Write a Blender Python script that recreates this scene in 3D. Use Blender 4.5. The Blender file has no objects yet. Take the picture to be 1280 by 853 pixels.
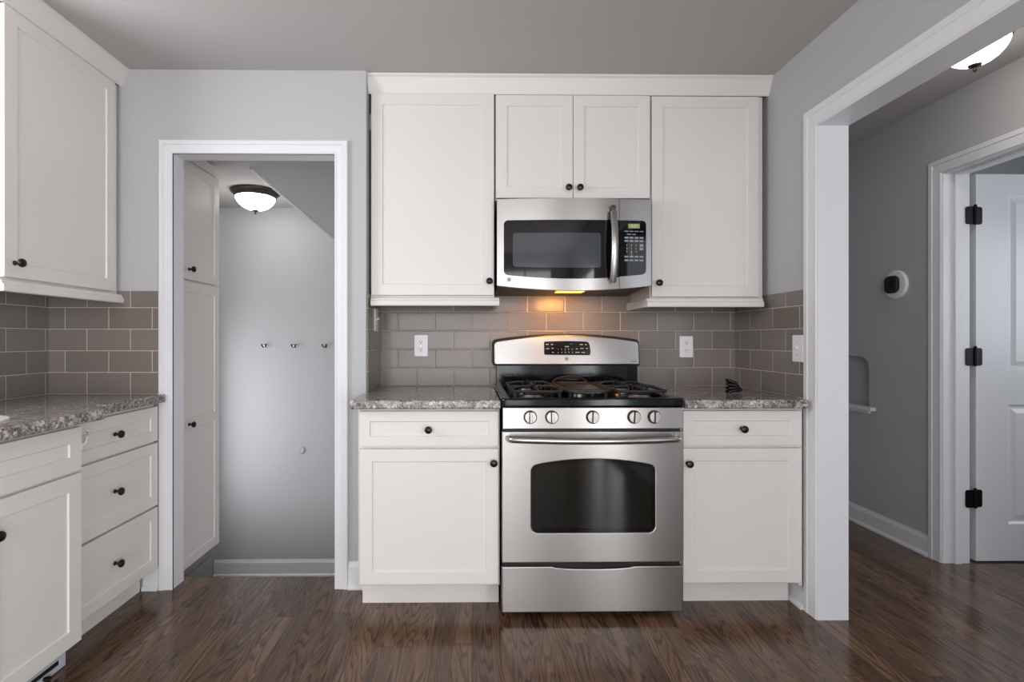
import bpy, bmesh, math, random
from mathutils import Matrix, Vector
random.seed(7)
PI = math.pi
SC = bpy.context.scene
COL = SC.collection

# ------------------------------------------------------------ camera, world, lights, exposure
F, PX, PY, YAW, EYE = 645.0, 590 + 645 * math.tan(0.0119), 425.0, 0.0119, 1.164
cd = bpy.data.cameras.new('camera')
cam = bpy.data.objects.new('camera', cd); COL.objects.link(cam)
cam.location = (0, 0, EYE); cam.rotation_euler = (PI / 2, 0, -YAW)
cd.sensor_width = 36; cd.lens = F / 1280 * 36
cd.shift_x = (640 - PX) / 1280; cd.shift_y = (PY - 426.5) / 1280
cd.clip_start = 0.02
SC.camera = cam
SC.view_settings.view_transform = 'Standard'
SC.view_settings.look = 'None'
SC.view_settings.gamma = 1
SC.view_settings.use_curve_mapping = False
SC.view_settings.exposure = 0.12

w = bpy.data.worlds.new('sky'); SC.world = w; w.use_nodes = True
w.node_tree.nodes['Background'].inputs[0].default_value = (0.75, 0.86, 1.0, 1)
w.node_tree.nodes['Background'].inputs[1].default_value = 0.6

def area(name, loc, rot, sx, sy, power, col=(1, 1, 1), spread=PI):
    l = bpy.data.lights.new(name, 'AREA'); l.shape = 'RECTANGLE'; l.size = sx; l.size_y = sy
    l.energy = power; l.color = col; l.spread = spread
    o = bpy.data.objects.new(name, l); COL.objects.link(o); o.location = loc; o.rotation_euler = rot
    return o
# daylight through the rear windows, the window over the sink and the landing door; other lamps are added fill
area('daylight_rear_window', (-0.36, -2.92, 1.22), (PI / 2, 0, 0), 2.4, 2.0, 86, (0.97, 0.98, 1.0))
area('added_side_fill', (1.60, -1.55, 1.06), (0, PI / 2, 0), 1.88, 1.9, 106, (0.98, 0.98, 1.0))  # added fill to brighten the left cabinets, no known door here
area('daylight_sink_window', (-2.12, 1.20, 1.62), (0, -PI / 2, 0), 1.0, 0.95, 37, (0.94, 0.97, 1.0))
area('added_hall_fill', (2.0, 0.20, 1.3), (PI / 2, 0, 0), 0.7, 1.6, 5, (0.88, 0.94, 1.0))  # added fill to brighten the hall and its open door
area('added_bedroom_fill', (4.22, 1.6, 1.5), (0, PI / 2, 0), 1.1, 1.0, 22, (0.86, 0.93, 1.0))  # added fill that lifts the dark bedroom and the open door leaf
area('daylight_landing_door', (-2.10, 3.50, 0.60), (0, -PI / 2, 0), 1.3, 0.55, 11, (0.93, 0.95, 1.0))

# ------------------------------------------------------------ materials
def lin(c):
    c = c / 255.0
    return c / 12.92 if c <= 0.04045 else ((c + 0.055) / 1.055) ** 2.4
def rgb(r, g, b): return (lin(r), lin(g), lin(b), 1)
def new_mat(name):
    m = bpy.data.materials.new(name); m.use_nodes = True
    return m, m.node_tree.nodes, m.node_tree.links, m.node_tree.nodes['Principled BSDF']
def pbr(name, c, rough=0.5, metal=0.0, spec=0.5, coat=0.0, bump=0.0, bscale=60.0, var=0.0, vscale=3.0):
    m, N, L, b = new_mat(name)
    b.inputs['Base Color'].default_value = c
    b.inputs['Roughness'].default_value = rough
    b.inputs['Metallic'].default_value = metal
    b.inputs['Specular IOR Level'].default_value = spec
    b.inputs['Coat Weight'].default_value = coat
    tc = N.new('ShaderNodeTexCoord')
    nz = N.new('ShaderNodeTexNoise'); nz.inputs['Scale'].default_value = bscale; nz.inputs['Detail'].default_value = 3
    L.new(tc.outputs['Object'], nz.inputs['Vector'])
    if bump:
        bp = N.new('ShaderNodeBump'); bp.inputs['Strength'].default_value = bump; bp.inputs['Distance'].default_value = 0.002
        L.new(nz.outputs['Fac'], bp.inputs['Height']); L.new(bp.outputs['Normal'], b.inputs['Normal'])
    if var:
        n2 = N.new('ShaderNodeTexNoise'); n2.inputs['Scale'].default_value = vscale; n2.inputs['Detail'].default_value = 2
        L.new(tc.outputs['Object'], n2.inputs['Vector'])
        mx = N.new('ShaderNodeMix'); mx.data_type = 'RGBA'
        mx.inputs[6].default_value = tuple(v * (1 - var) for v in c[:3]) + (1,)
        mx.inputs[7].default_value = tuple(min(1, v * (1 + var)) for v in c[:3]) + (1,)
        L.new(n2.outputs['Fac'], mx.inputs[0]); L.new(mx.outputs[2], b.inputs['Base Color'])
    return m
def emit(name, c, s):
    m, N, L, b = new_mat(name)
    b.inputs['Base Color'].default_value = c; b.inputs['Emission Color'].default_value = c
    b.inputs['Emission Strength'].default_value = s; b.inputs['Roughness'].default_value = 0.3
    return m
def ramp(N, stops, interp='LINEAR'):
    r = N.new('ShaderNodeValToRGB'); r.color_ramp.interpolation = interp
    e = r.color_ramp.elements
    while len(e) < len(stops): e.new(0.5)
    for i, (p, c) in enumerate(stops): e[i].position = p; e[i].color = c
    return r
def math_n(N, L, op, a, b=None):
    n = N.new('ShaderNodeMath'); n.operation = op
    for i, v in enumerate((a, b)):
        if v is None: continue
        if isinstance(v, (int, float)): n.inputs[i].default_value = v
        else: L.new(v, n.inputs[i])
    return n.outputs[0]

M_CAB = pbr('cabinet_paint', rgb(227, 222, 217), 0.38, spec=0.4)
M_CABIN = pbr('cabinet_shadow_gap', rgb(120, 116, 110), 0.6)
M_TRIM = pbr('trim_paint', rgb(228, 227, 230), 0.35, spec=0.45)
M_WALL = pbr('wall_paint', rgb(185, 185, 186), 0.7, spec=0.25, bump=0.05, bscale=180)
M_CEIL = pbr('ceiling_paint', rgb(190, 185, 184), 0.85, spec=0.15, bump=0.05, bscale=150)
M_KNOB = pbr('dark_bronze', rgb(24, 21, 20), 0.28, metal=0.4, spec=0.6)
M_BLACK = pbr('black_enamel', rgb(11, 12, 15), 0.10, spec=0.33)
M_MATT = pbr('black_matt', rgb(15, 15, 15), 0.55)
M_HINGE = pbr('black_hinge', rgb(8, 8, 9), 0.45, spec=0.2)
M_IRON = pbr('cast_iron', rgb(42, 40, 39), 0.5, spec=0.45, bump=0.15, bscale=300)
M_GLASSB = pbr('dark_glass', rgb(12, 12, 12), 0.05, spec=0.4)
M_SMOKE = pbr('smoked_window_glass', rgb(62, 66, 70), 0.09, spec=0.55)
M_OVENG = pbr('oven_window_glass', rgb(19, 20, 16), 0.06, spec=0.5)
M_PLATE = pbr('white_plastic', rgb(236, 235, 238), 0.3)
M_SLOT = pbr('outlet_slot', rgb(50, 48, 46), 0.6)
M_SINK = pbr('sink_enamel', rgb(214, 216, 214), 0.25, bump=0.1, bscale=250, var=0.06, vscale=120)
M_CHROME = pbr('chrome', rgb(200, 200, 200), 0.15, metal=1)
M_BULB = emit('frosted_glass_lit', (1.0, 1.0, 0.94, 1), 14.0)
M_BULBH = emit('frosted_glass_lit_hall', (1.0, 0.95, 0.88, 1), 13.0)
M_HOODLENS = emit('hood_lamp_lens', (1.0, 0.45, 0.10, 1), 2.2)
M_BRONZE = pbr('brushed_bronze', rgb(72, 66, 62), 0.38, metal=0.7)
M_LCD = emit('display_lcd', rgb(150, 155, 110), 0.15)
M_INK = pbr('pale_legend_ink', rgb(150, 155, 165), 0.5)
M_INKW = pbr('white_legend_ink', rgb(205, 205, 205), 0.5)
M_GRID = pbr('griddle_plate', rgb(58, 44, 36), 0.22, metal=0.3, spec=0.6)
M_KNOBF = pbr('knob_face_steel', rgb(158, 154, 150), 0.36, metal=1)
M_BADGE = pbr('badge_grey', rgb(132, 132, 138), 0.3, metal=0.6)
M_ALU = pbr('burner_aluminium', rgb(170, 168, 165), 0.3, metal=1)
M_PLINTH = pbr('plinth_paint', rgb(140, 138, 134), 0.5)
M_VENT = pbr('vent_grey_paint', rgb(190, 194, 202), 0.4)

def stainless(name, c, rough=0.27):
    m, N, L, b = new_mat(name)
    b.inputs['Metallic'].default_value = 1.0; b.inputs['Base Color'].default_value = c
    tc = N.new('ShaderNodeTexCoord'); mp = N.new('ShaderNodeMapping')
    mp.inputs['Scale'].default_value = (3, 3, 900)
    L.new(tc.outputs['Object'], mp.inputs['Vector'])
    nz = N.new('ShaderNodeTexNoise'); nz.inputs['Scale'].default_value = 1; nz.inputs['Detail'].default_value = 4
    L.new(mp.outputs['Vector'], nz.inputs['Vector'])
    bp = N.new('ShaderNodeBump'); bp.inputs['Strength'].default_value = 0.02; bp.inputs['Distance'].default_value = 0.0003
    L.new(nz.outputs['Fac'], bp.inputs['Height']); L.new(bp.outputs['Normal'], b.inputs['Normal'])
    mr = N.new('ShaderNodeMapRange'); mr.inputs[3].default_value = rough - 0.05; mr.inputs[4].default_value = rough + 0.07
    L.new(nz.outputs['Fac'], mr.inputs[0]); L.new(mr.outputs[0], b.inputs['Roughness'])
    b.inputs['Anisotropic'].default_value = 0.75; b.inputs['Anisotropic Rotation'].default_value = 0.25
    tg = N.new('ShaderNodeTangent'); tg.direction_type = 'RADIAL'; tg.axis = 'Z'
    L.new(tg.outputs[0], b.inputs['Tangent'])
    return m
M_STEEL = stainless('brushed_stainless', rgb(174, 170, 167), 0.29)
M_STEELH = pbr('handle_steel', rgb(186, 182, 178), 0.27, metal=1)

def tile(name, ax, shift, row0=0.9125):
    """taupe 4x8 subway tile; ax = world axis that runs along the wall"""
    m, N, L, b = new_mat(name)
    tc = N.new('ShaderNodeTexCoord'); sp = N.new('ShaderNodeSeparateXYZ'); L.new(tc.outputs['Object'], sp.inputs[0])
    cb = N.new('ShaderNodeCombineXYZ')
    L.new(math_n(N, L, 'ADD', sp.outputs[ax], shift), cb.inputs[0])
    L.new(math_n(N, L, 'SUBTRACT', sp.outputs[2], row0), cb.inputs[1])
    def brick(mort, smooth):
        br = N.new('ShaderNodeTexBrick'); br.offset = 0.5; br.offset_frequency = 2
        br.inputs['Scale'].default_value = 1.0; br.inputs['Mortar Size'].default_value = mort
        br.inputs['Mortar Smooth'].default_value = smooth; br.inputs['Bias'].default_value = 0
        br.inputs['Brick Width'].default_value = 0.2006; br.inputs['Row Height'].default_value = 0.1003
        br.inputs['Color1'].default_value = rgb(120, 112, 105); br.inputs['Color2'].default_value = rgb(131, 122, 115)
        br.inputs['Mortar'].default_value = rgb(186, 176, 165)
        L.new(cb.outputs[0], br.inputs['Vector'])
        return br
    b1 = brick(0.0019, 0.1); L.new(b1.outputs['Color'], b.inputs['Base Color'])
    mr = N.new('ShaderNodeMapRange'); mr.inputs[3].default_value = 0.2; mr.inputs[4].default_value = 0.7
    L.new(b1.outputs['Fac'], mr.inputs[0]); L.new(mr.outputs[0], b.inputs['Roughness'])
    b.inputs['Specular IOR Level'].default_value = 0.36
    b2 = brick(0.006, 1.0)
    nz = N.new('ShaderNodeTexNoise'); nz.inputs['Scale'].default_value = 14; nz.inputs['Detail'].default_value = 1
    L.new(tc.outputs['Object'], nz.inputs['Vector'])
    hgt = math_n(N, L, 'SUBTRACT', math_n(N, L, 'MULTIPLY', nz.outputs['Fac'], 0.35), b2.outputs['Fac'])
    bp = N.new('ShaderNodeBump'); bp.inputs['Strength'].default_value = 0.35; bp.inputs['Distance'].default_value = 0.003
    L.new(hgt, bp.inputs['Height']); L.new(bp.outputs['Normal'], b.inputs['Normal'])
    return m

def granite():
    m, N, L, b = new_mat('speckled_granite')
    tc = N.new('ShaderNodeTexCoord')
    def vor(s, feat='F1'):
        v = N.new('ShaderNodeTexVoronoi'); v.inputs['Scale'].default_value = s; v.feature = feat
        nz = N.new('ShaderNodeTexNoise'); nz.inputs['Scale'].default_value = s * 1.5
        mx = N.new('ShaderNodeMix'); mx.data_type = 'VECTOR'; mx.inputs[0].default_value = 0.012
        L.new(tc.outputs['Object'], nz.inputs['Vector'])
        L.new(tc.outputs['Object'], mx.inputs[4]); L.new(nz.outputs['Color'], mx.inputs[5]); L.new(mx.outputs[1], v.inputs['Vector'])
        return v
    v1 = vor(110)
    sp = N.new('ShaderNodeSeparateColor'); L.new(v1.outputs['Color'], sp.inputs[0])
    r1 = ramp(N, [(0.0, rgb(46, 41, 41)), (0.22, rgb(98, 90, 87)), (0.42, rgb(140, 132, 126)), (0.64, rgb(178, 172, 166)), (0.84, rgb(218, 215, 210))], 'CONSTANT')
    n = N.new('ShaderNodeTexNoise'); n.inputs['Scale'].default_value = 22; n.inputs['Detail'].default_value = 3
    L.new(tc.outputs['Object'], n.inputs['Vector'])
    val = math_n(N, L, 'ADD', math_n(N, L, 'MULTIPLY', sp.outputs[0], 0.75), math_n(N, L, 'MULTIPLY', math_n(N, L, 'SUBTRACT', n.outputs['Fac'], 0.37), 0.9))
    L.new(val, r1.inputs[0])
    v2 = vor(260); s2 = N.new('ShaderNodeSeparateColor'); L.new(v2.outputs['Color'], s2.inputs[0])
    r2 = ramp(N, [(0.0, rgb(40, 34, 34)), (0.5, rgb(140, 126, 118)), (1.0, rgb(205, 198, 190))]); L.new(s2.outputs[1], r2.inputs[0])
    mx = N.new('ShaderNodeMix'); mx.data_type = 'RGBA'; mx.inputs[0].default_value = 0.35
    L.new(r1.outputs[0], mx.inputs[6]); L.new(r2.outputs[0], mx.inputs[7]); L.new(mx.outputs[2], b.inputs['Base Color'])
    b.inputs['Roughness'].default_value = 0.1; b.inputs['Specular IOR Level'].default_value = 0.55
    return m
M_GRAN = granite()

def oak_floor():
    m, N, L, b = new_mat('dark_stained_oak_boards')
    W = 0.075
    tc = N.new('ShaderNodeTexCoord'); sp = N.new('ShaderNodeSeparateXYZ'); L.new(tc.outputs['Object'], sp.inputs[0])
    xr = math_n(N, L, 'DIVIDE', sp.outputs[0], W); row = math_n(N, L, 'FLOOR', xr)
    wn = N.new('ShaderNodeTexWhiteNoise'); wn.noise_dimensions = '1D'; L.new(row, wn.inputs['W'])
    yy = math_n(N, L, 'ADD', sp.outputs[1], math_n(N, L, 'MULTIPLY', wn.outputs['Value'], 9.0))
    seg = math_n(N, L, 'FLOOR', math_n(N, L, 'DIVIDE', yy, 1.15))
    wn2 = N.new('ShaderNodeTexWhiteNoise'); wn2.noise_dimensions = '2D'
    cb = N.new('ShaderNodeCombineXYZ'); L.new(row, cb.inputs[0]); L.new(seg, cb.inputs[1]); L.new(cb.outputs[0], wn2.inputs['Vector'])
    rnd = wn2.outputs['Value']
    # seams
    fx = math_n(N, L, 'ABSOLUTE', math_n(N, L, 'SUBTRACT', math_n(N, L, 'FRACT', xr), 0.5))
    fy = math_n(N, L, 'ABSOLUTE', math_n(N, L, 'SUBTRACT', math_n(N, L, 'FRACT', math_n(N, L, 'DIVIDE', yy, 1.15)), 0.5))
    seam = math_n(N, L, 'MAXIMUM', math_n(N, L, 'GREATER_THAN', fx, 0.488), math_n(N, L, 'GREATER_THAN', fy, 0.499))
    # grain : contour lines of a stretched noise (cathedral figure) and fine pores
    gv = N.new('ShaderNodeCombineXYZ')
    L.new(math_n(N, L, 'ADD', math_n(N, L, 'MULTIPLY', sp.outputs[0], 11.0), math_n(N, L, 'MULTIPLY', rnd, 60.0)), gv.inputs[0])
    L.new(math_n(N, L, 'ADD', math_n(N, L, 'MULTIPLY', sp.outputs[1], 0.95), math_n(N, L, 'MULTIPLY', rnd, 31.0)), gv.inputs[1])
    L.new(math_n(N, L, 'MULTIPLY', rnd, 17.0), gv.inputs[2])
    n1 = N.new('ShaderNodeTexNoise'); n1.inputs['Scale'].default_value = 1.0; n1.inputs['Detail'].default_value = 1.5; n1.inputs['Distortion'].default_value = 0.25
    L.new(gv.outputs[0], n1.inputs['Vector'])
    ring = math_n(N, L, 'FRACT', math_n(N, L, 'MULTIPLY', n1.outputs['Fac'], 22.0))
    ringr = ramp(N, [(0.0, (0.15, 0.15, 0.15, 1)), (0.25, (0.75, 0.75, 0.75, 1)), (0.75, (1, 1, 1, 1)), (1.0, (0.15, 0.15, 0.15, 1))]); L.new(ring, ringr.inputs[0])
    fv = N.new('ShaderNodeMapping'); fv.inputs['Scale'].default_value = (420, 12, 1); L.new(tc.outputs['Object'], fv.inputs['Vector'])
    n2 = N.new('ShaderNodeTexNoise'); n2.inputs['Scale'].default_value = 1.0; n2.inputs['Detail'].default_value = 3; L.new(fv.outputs[0], n2.inputs['Vector'])
    n3 = N.new('ShaderNodeTexNoise'); n3.inputs['Scale'].default_value = 2.2; n3.inputs['Detail'].default_value = 2; L.new(gv.outputs[0], n3.inputs['Vector'])
    g = math_n(N, L, 'ADD', math_n(N, L, 'MULTIPLY', ringr.outputs[0], 0.34), math_n(N, L, 'MULTIPLY', n2.outputs['Fac'], 0.50))
    g = math_n(N, L, 'ADD', g, math_n(N, L, 'MULTIPLY', n3.outputs['Fac'], 0.30))
    g = math_n(N, L, 'ADD', g, math_n(N, L, 'MULTIPLY', math_n(N, L, 'SUBTRACT', rnd, 0.5), 0.17))
    cr = ramp(N, [(0.2, rgb(30, 18, 11)), (0.5, rgb(70, 48, 35)), (0.78, rgb(112, 85, 65)), (1.0, rgb(150, 121, 97))]); L.new(g, cr.inputs[0])
    mx = N.new('ShaderNodeMix'); mx.data_type = 'RGBA'; L.new(math_n(N, L, 'MULTIPLY', seam, 0.7), mx.inputs[0])
    L.new(cr.outputs[0], mx.inputs[6]); mx.inputs[7].default_value = rgb(22, 15, 12); L.new(mx.outputs[2], b.inputs['Base Color'])
    rr = N.new('ShaderNodeMapRange'); rr.inputs[3].default_value = 0.21; rr.inputs[4].default_value = 0.13; L.new(g, rr.inputs[0]); L.new(rr.outputs[0], b.inputs['Roughness'])
    bp = N.new('ShaderNodeBump'); bp.inputs['Strength'].default_value = 0.12; bp.inputs['Distance'].default_value = 0.001
    L.new(math_n(N, L, 'SUBTRACT', g, math_n(N, L, 'MULTIPLY', seam, 1.5)), bp.inputs['Height']); L.new(bp.outputs['Normal'], b.inputs['Normal'])
    b.inputs['Specular IOR Level'].default_value = 0.5
    return m
M_FLOOR = oak_floor()

# ------------------------------------------------------------ mesh helpers
LEFT = Matrix(((0, -1, 0, 0), (1, 0, 0, 0), (0, 0, 1, 0), (0, 0, 0, 1)))      # local (x,y,z) -> world (-y, x, z): a front that faces +X
RIGHTW = Matrix(((0, 1, 0, 0), (-1, 0, 0, 0), (0, 0, 1, 0), (0, 0, 0, 1)))    # local (x,y,z) -> world (y,-x, z): a front that faces -X
I4 = Matrix.Identity(4)

class MB:
    def __init__(s, M=I4): s.bm = bmesh.new(); s.M = M
    def add(s, verts, faces, smooth=False):
        vs = [s.bm.verts.new(s.M @ Vector(v)) for v in verts]
        for f in faces:
            try:
                fc = s.bm.faces.new([vs[i] for i in f]); fc.smooth = smooth
            except ValueError: pass
        return s
    def merge(s, bm2, smooth=None):
        bm2.verts.ensure_lookup_table(); bm2.faces.ensure_lookup_table()
        mp = {v: s.bm.verts.new(s.M @ v.co) for v in bm2.verts}
        for f in bm2.faces:
            try:
                nf = s.bm.faces.new([mp[v] for v in f.verts]); nf.smooth = f.smooth if smooth is None else smooth
            except ValueError: pass
        bm2.free(); return s
    def box(s, x0, x1, y0, y1, z0, z1, bev=0.0, seg=2):
        b = bmesh.new()
        bmesh.ops.create_cube(b, size=1, matrix=Matrix.Translation(((x0+x1)/2, (y0+y1)/2, (z0+z1)/2)) @ Matrix.Diagonal((abs(x1-x0), abs(y1-y0), abs(z1-z0), 1)))
        if bev: bmesh.ops.bevel(b, geom=b.edges[:], offset=bev, segments=seg, affect='EDGES', profile=0.5)
        return s.merge(b)
    def lathe(s, prof, c, axis=(0, 0, 1), n=24, smooth=True):
        """prof: (r, h) pairs along axis from c"""
        ax = Vector(axis).normalized(); q = Vector((0, 0, 1)).rotation_difference(ax)
        V, Fc = [], []
        for r, h in prof:
            for k in range(n):
                a = 2 * PI * k / n
                V.append(tuple(Vector(c) + q @ Vector((r * math.cos(a), r * math.sin(a), h))))
        for i in range(len(prof) - 1):
            for k in range(n):
                a, b2 = i * n + k, i * n + (k + 1) % n
                Fc.append((a, b2, b2 + n, a + n))
        Fc.append(tuple(range(n - 1, -1, -1))); Fc.append(tuple((len(prof) - 1) * n + k for k in range(n)))
        return s.add(V, Fc, smooth)
    def tube(s, pts, r, n=10, rx=None, smooth=True):
        """round (or elliptical: r along horizontal-ish, rx along second) bar through pts"""
        P = [Vector(p) for p in pts]; V, Fc = [], []
        rs = r if isinstance(r, (list, tuple)) else [r] * len(P)
        for i, p in enumerate(P):
            t = (P[min(i + 1, len(P) - 1)] - P[max(i - 1, 0)]).normalized()
            up = Vector((0, 0, 1)) if abs(t.z) < 0.9 else Vector((0, 1, 0))
            a = t.cross(up).normalized(); b2 = a.cross(t).normalized()
            k2 = 1.0 if rx is None else rx
            for k in range(n):
                an = 2 * PI * k / n
                V.append(tuple(p + a * rs[i] * math.cos(an) + b2 * rs[i] * k2 * math.sin(an)))
        for i in range(len(P) - 1):
            for k in range(n):
                a, b2 = i * n + k, i * n + (k + 1) % n
                Fc.append((a, b2, b2 + n, a + n))
        Fc.append(tuple(range(n - 1, -1, -1))); Fc.append(tuple((len(P) - 1) * n + k for k in range(n)))
        return s.add(V, Fc, smooth)
    def prism(s, poly, a0, a1, plane='xz', bev=0.0, holes=(), res=2):
        """2-D outline (with holes) extruded between a0 and a1 along the third axis"""
        cu = bpy.data.curves.new('t', 'CURVE'); cu.dimensions = '2D'; cu.fill_mode = 'BOTH'
        for pl in [poly] + list(holes):
            sp = cu.splines.new('POLY'); sp.points.add(len(pl) - 1); sp.use_cyclic_u = True
            for p, q in zip(sp.points, pl): p.co = (q[0], q[1], 0, 1)
        h = abs(a1 - a0) / 2
        cu.extrude = h - bev; cu.bevel_depth = bev; cu.bevel_resolution = res; cu.offset = -bev
        ob = bpy.data.objects.new('t', cu); COL.objects.link(ob)
        me = bpy.data.meshes.new_from_object(ob)
        b = bmesh.new(); b.from_mesh(me)
        bmesh.ops.remove_doubles(b, verts=b.verts[:], dist=1e-6)
        c = (a0 + a1) / 2
        for v in b.verts:
            x, y, z = v.co
            v.co = {'xz': (x, c + z, y), 'yz': (c + z, x, y), 'xy': (x, y, c + z)}[plane]
        for f in b.faces: f.smooth = False
        bpy.data.objects.remove(ob); bpy.data.curves.remove(cu); bpy.data.meshes.remove(me)
        return s.merge(b)
    def columns(s, xs, zt, zb, yf, th, smooth=True, rows=6):
        """curved panel: top zt(x), bottom zb(x), front yf(x), thickness th"""
        V, Fc = [], []; n = len(xs); m = rows + 1
        for side in (0, 1):
            for x in xs:
                for j in range(m):
                    t = j / rows
                    V.append((x, yf(x) + (th if side else 0), zb(x) + (zt(x) - zb(x)) * t))
        K = n * m
        for i in range(n - 1):
            for j in range(rows):
                a = i * m + j
                Fc.append((a, a + m, a + m + 1, a + 1)); Fc.append((K + a, K + a + 1, K + a + m + 1, K + a + m))
        fl = len(Fc)
        for i in range(n - 1):
            for j in (0, rows):
                a = i * m + j; Fc.append((a, a + m, K + a + m, K + a))
        for i in (0, n - 1):
            for j in range(rows):
                a = i * m + j; Fc.append((a, a + 1, K + a + 1, K + a))
        vs = [s.bm.verts.new(s.M @ Vector(v)) for v in V]
        for q, f in enumerate(Fc):
            try:
                fc = s.bm.faces.new([vs[i] for i in f]); fc.smooth = smooth and q < fl
            except ValueError: pass
        return s
    def build(s, name, mat, parent=None, sharp=True):
        bmesh.ops.remove_doubles(s.bm, verts=s.bm.verts[:], dist=2e-6)
        bmesh.ops.recalc_face_normals(s.bm, faces=s.bm.faces[:])
        if parent is not None:
            p = parent; off = Vector((0, 0, 0))
            while p is not None: off += Vector(p.location); p = p.parent
            bmesh.ops.translate(s.bm, vec=-off, verts=s.bm.verts[:])
        me = bpy.data.meshes.new(name); s.bm.to_mesh(me); s.bm.free()
        if sharp and any(p.use_smooth for p in me.polygons): me.set_sharp_from_angle(angle=math.radians(38))
        me.materials.append(mat)
        o = bpy.data.objects.new(name, me); COL.objects.link(o)
        if parent is not None: o.parent = parent
        return o

def rrect(x0, x1, z0, z1, r, n=5):
    rs = r if isinstance(r, (list, tuple)) else [r] * 4
    P = []
    for (cx, cz, a0, q) in ((x1 - rs[0], z0 + rs[0], -PI/2, 0), (x1 - rs[1], z1 - rs[1], 0, 1), (x0 + rs[2], z1 - rs[2], PI/2, 2), (x0 + rs[3], z0 + rs[3], PI, 3)):
        for k in range(n + 1):
            a = a0 + PI / 2 * k / n
            P.append((cx + rs[q] * math.cos(a), cz + rs[q] * math.sin(a)))
    return P

def tag(o, label=None, cat=None, group=None, kind=None):
    if label: o['label'] = label
    if cat: o['category'] = cat
    if group: o['group'] = group
    if kind: o['kind'] = kind
    return o
def thing(name, loc, label, cat, group=None):
    o = bpy.data.objects.new(name, None); o.empty_display_size = 0.05
    COL.objects.link(o); o.location = loc
    return tag(o, label, cat, group)
def struct(name, mb, mat, label=None):
    o = mb.build(name, mat); o['kind'] = 'structure'; o['category'] = 'structure'
    if label: o['label'] = label
    return o
def text(name, s, size, loc, mat, parent, M=I4, bold=0.0):
    cu = bpy.data.curves.new('t', 'FONT'); cu.body = s; cu.size = size; cu.align_x = 'CENTER'; cu.align_y = 'CENTER'; cu.offset = bold
    cu.resolution_u = 2; cu.extrude = 0.0003
    ob = bpy.data.objects.new('t', cu); COL.objects.link(ob)
    me = bpy.data.meshes.new_from_object(ob)
    b = bmesh.new(); b.from_mesh(me)
    for v in b.verts: v.co = (loc[0] + v.co.x, loc[1] - v.co.z, loc[2] + v.co.y)
    bpy.data.objects.remove(ob); bpy.data.curves.remove(cu); bpy.data.meshes.remove(me)
    mb = MB(M); mb.merge(b); return mb.build(name, mat, parent)

def shaker(mb, x0, x1, z0, z1, y, th=0.02, st=0.052, rec=0.006, bev=0.0032, rails=()):
    """shaker front: flat frame round recessed panels; rails = z centres of extra cross rails"""
    e = 0.0015
    zs = [z0 + st]
    for r in rails: zs += [r - st / 2, r + st / 2]
    zs.append(z1 - st)
    V = [(x0, y + e, z0), (x1, y + e, z0), (x1, y + e, z1), (x0, y + e, z1), (x0 + e, y, z0 + e), (x1 - e, y, z0 + e), (x1 - e, y, z1 - e), (x0 + e, y, z1 - e),
         (x0, y + th, z0), (x1, y + th, z0), (x1, y + th, z1), (x0, y + th, z1)]
    Fc = []
    for i in range(4):
        j = (i + 1) % 4; Fc += [(i, j, 4 + j, 4 + i), (8 + i, 8 + j, j, i)]
    Fc.append((8, 11, 10, 9))
    mb.add(V, Fc)
    # frame face: stiles full height, rails between
    a, b = x0 + e, x1 - e
    xi0, xi1 = x0 + st, x1 - st
    def q(xa, xb, za, zb): mb.add([(xa, y, za), (xb, y, za), (xb, y, zb), (xa, y, zb)], [(0, 1, 2, 3)])
    q(a, xi0, z0 + e, z1 - e); q(xi1, b, z0 + e, z1 - e)
    edges = [z0 + e] + zs + [z1 - e]
    for k in range(0, len(edges), 2): q(xi0, xi1, edges[k], edges[k + 1])
    for k in range(0, len(zs), 2):
        za, zb = zs[k], zs[k + 1]
        mb.add([(xi0, y, za), (xi1, y, za), (xi1, y, zb), (xi0, y, zb),
                (xi0 + bev, y + rec, za + bev), (xi1 - bev, y + rec, za + bev), (xi1 - bev, y + rec, zb - bev), (xi0 + bev, y + rec, zb - bev)],
               [(0, 1, 5, 4), (1, 2, 6, 5), (2, 3, 7, 6), (3, 0, 4, 7), (4, 5, 6, 7)])
    return mb
def knob(parent, x, y, z, M=I4):
    mb = MB(M)
    mb.lathe([(0.0085, 0.0), (0.0085, 0.003), (0.0055, 0.006), (0.0055, 0.014), (0.010, 0.018), (0.0150, 0.023), (0.0160, 0.028), (0.0135, 0.033), (0.007, 0.036), (0.001, 0.0368)],
             (x, y, z), (0, -1, 0), 20)
    return mb.build('knob', M_KNOB, parent)
def front(parent, kind, x0, x1, z0, z1, y, kx=None, kz=None, M=I4, st=0.052, rails=()):
    o = shaker(MB(M), x0, x1, z0, z1, y, st=st, rails=rails).build(kind, M_CAB, parent)
    if kx is not None: knob(o, kx, y, kz, M)
    return o

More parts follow.
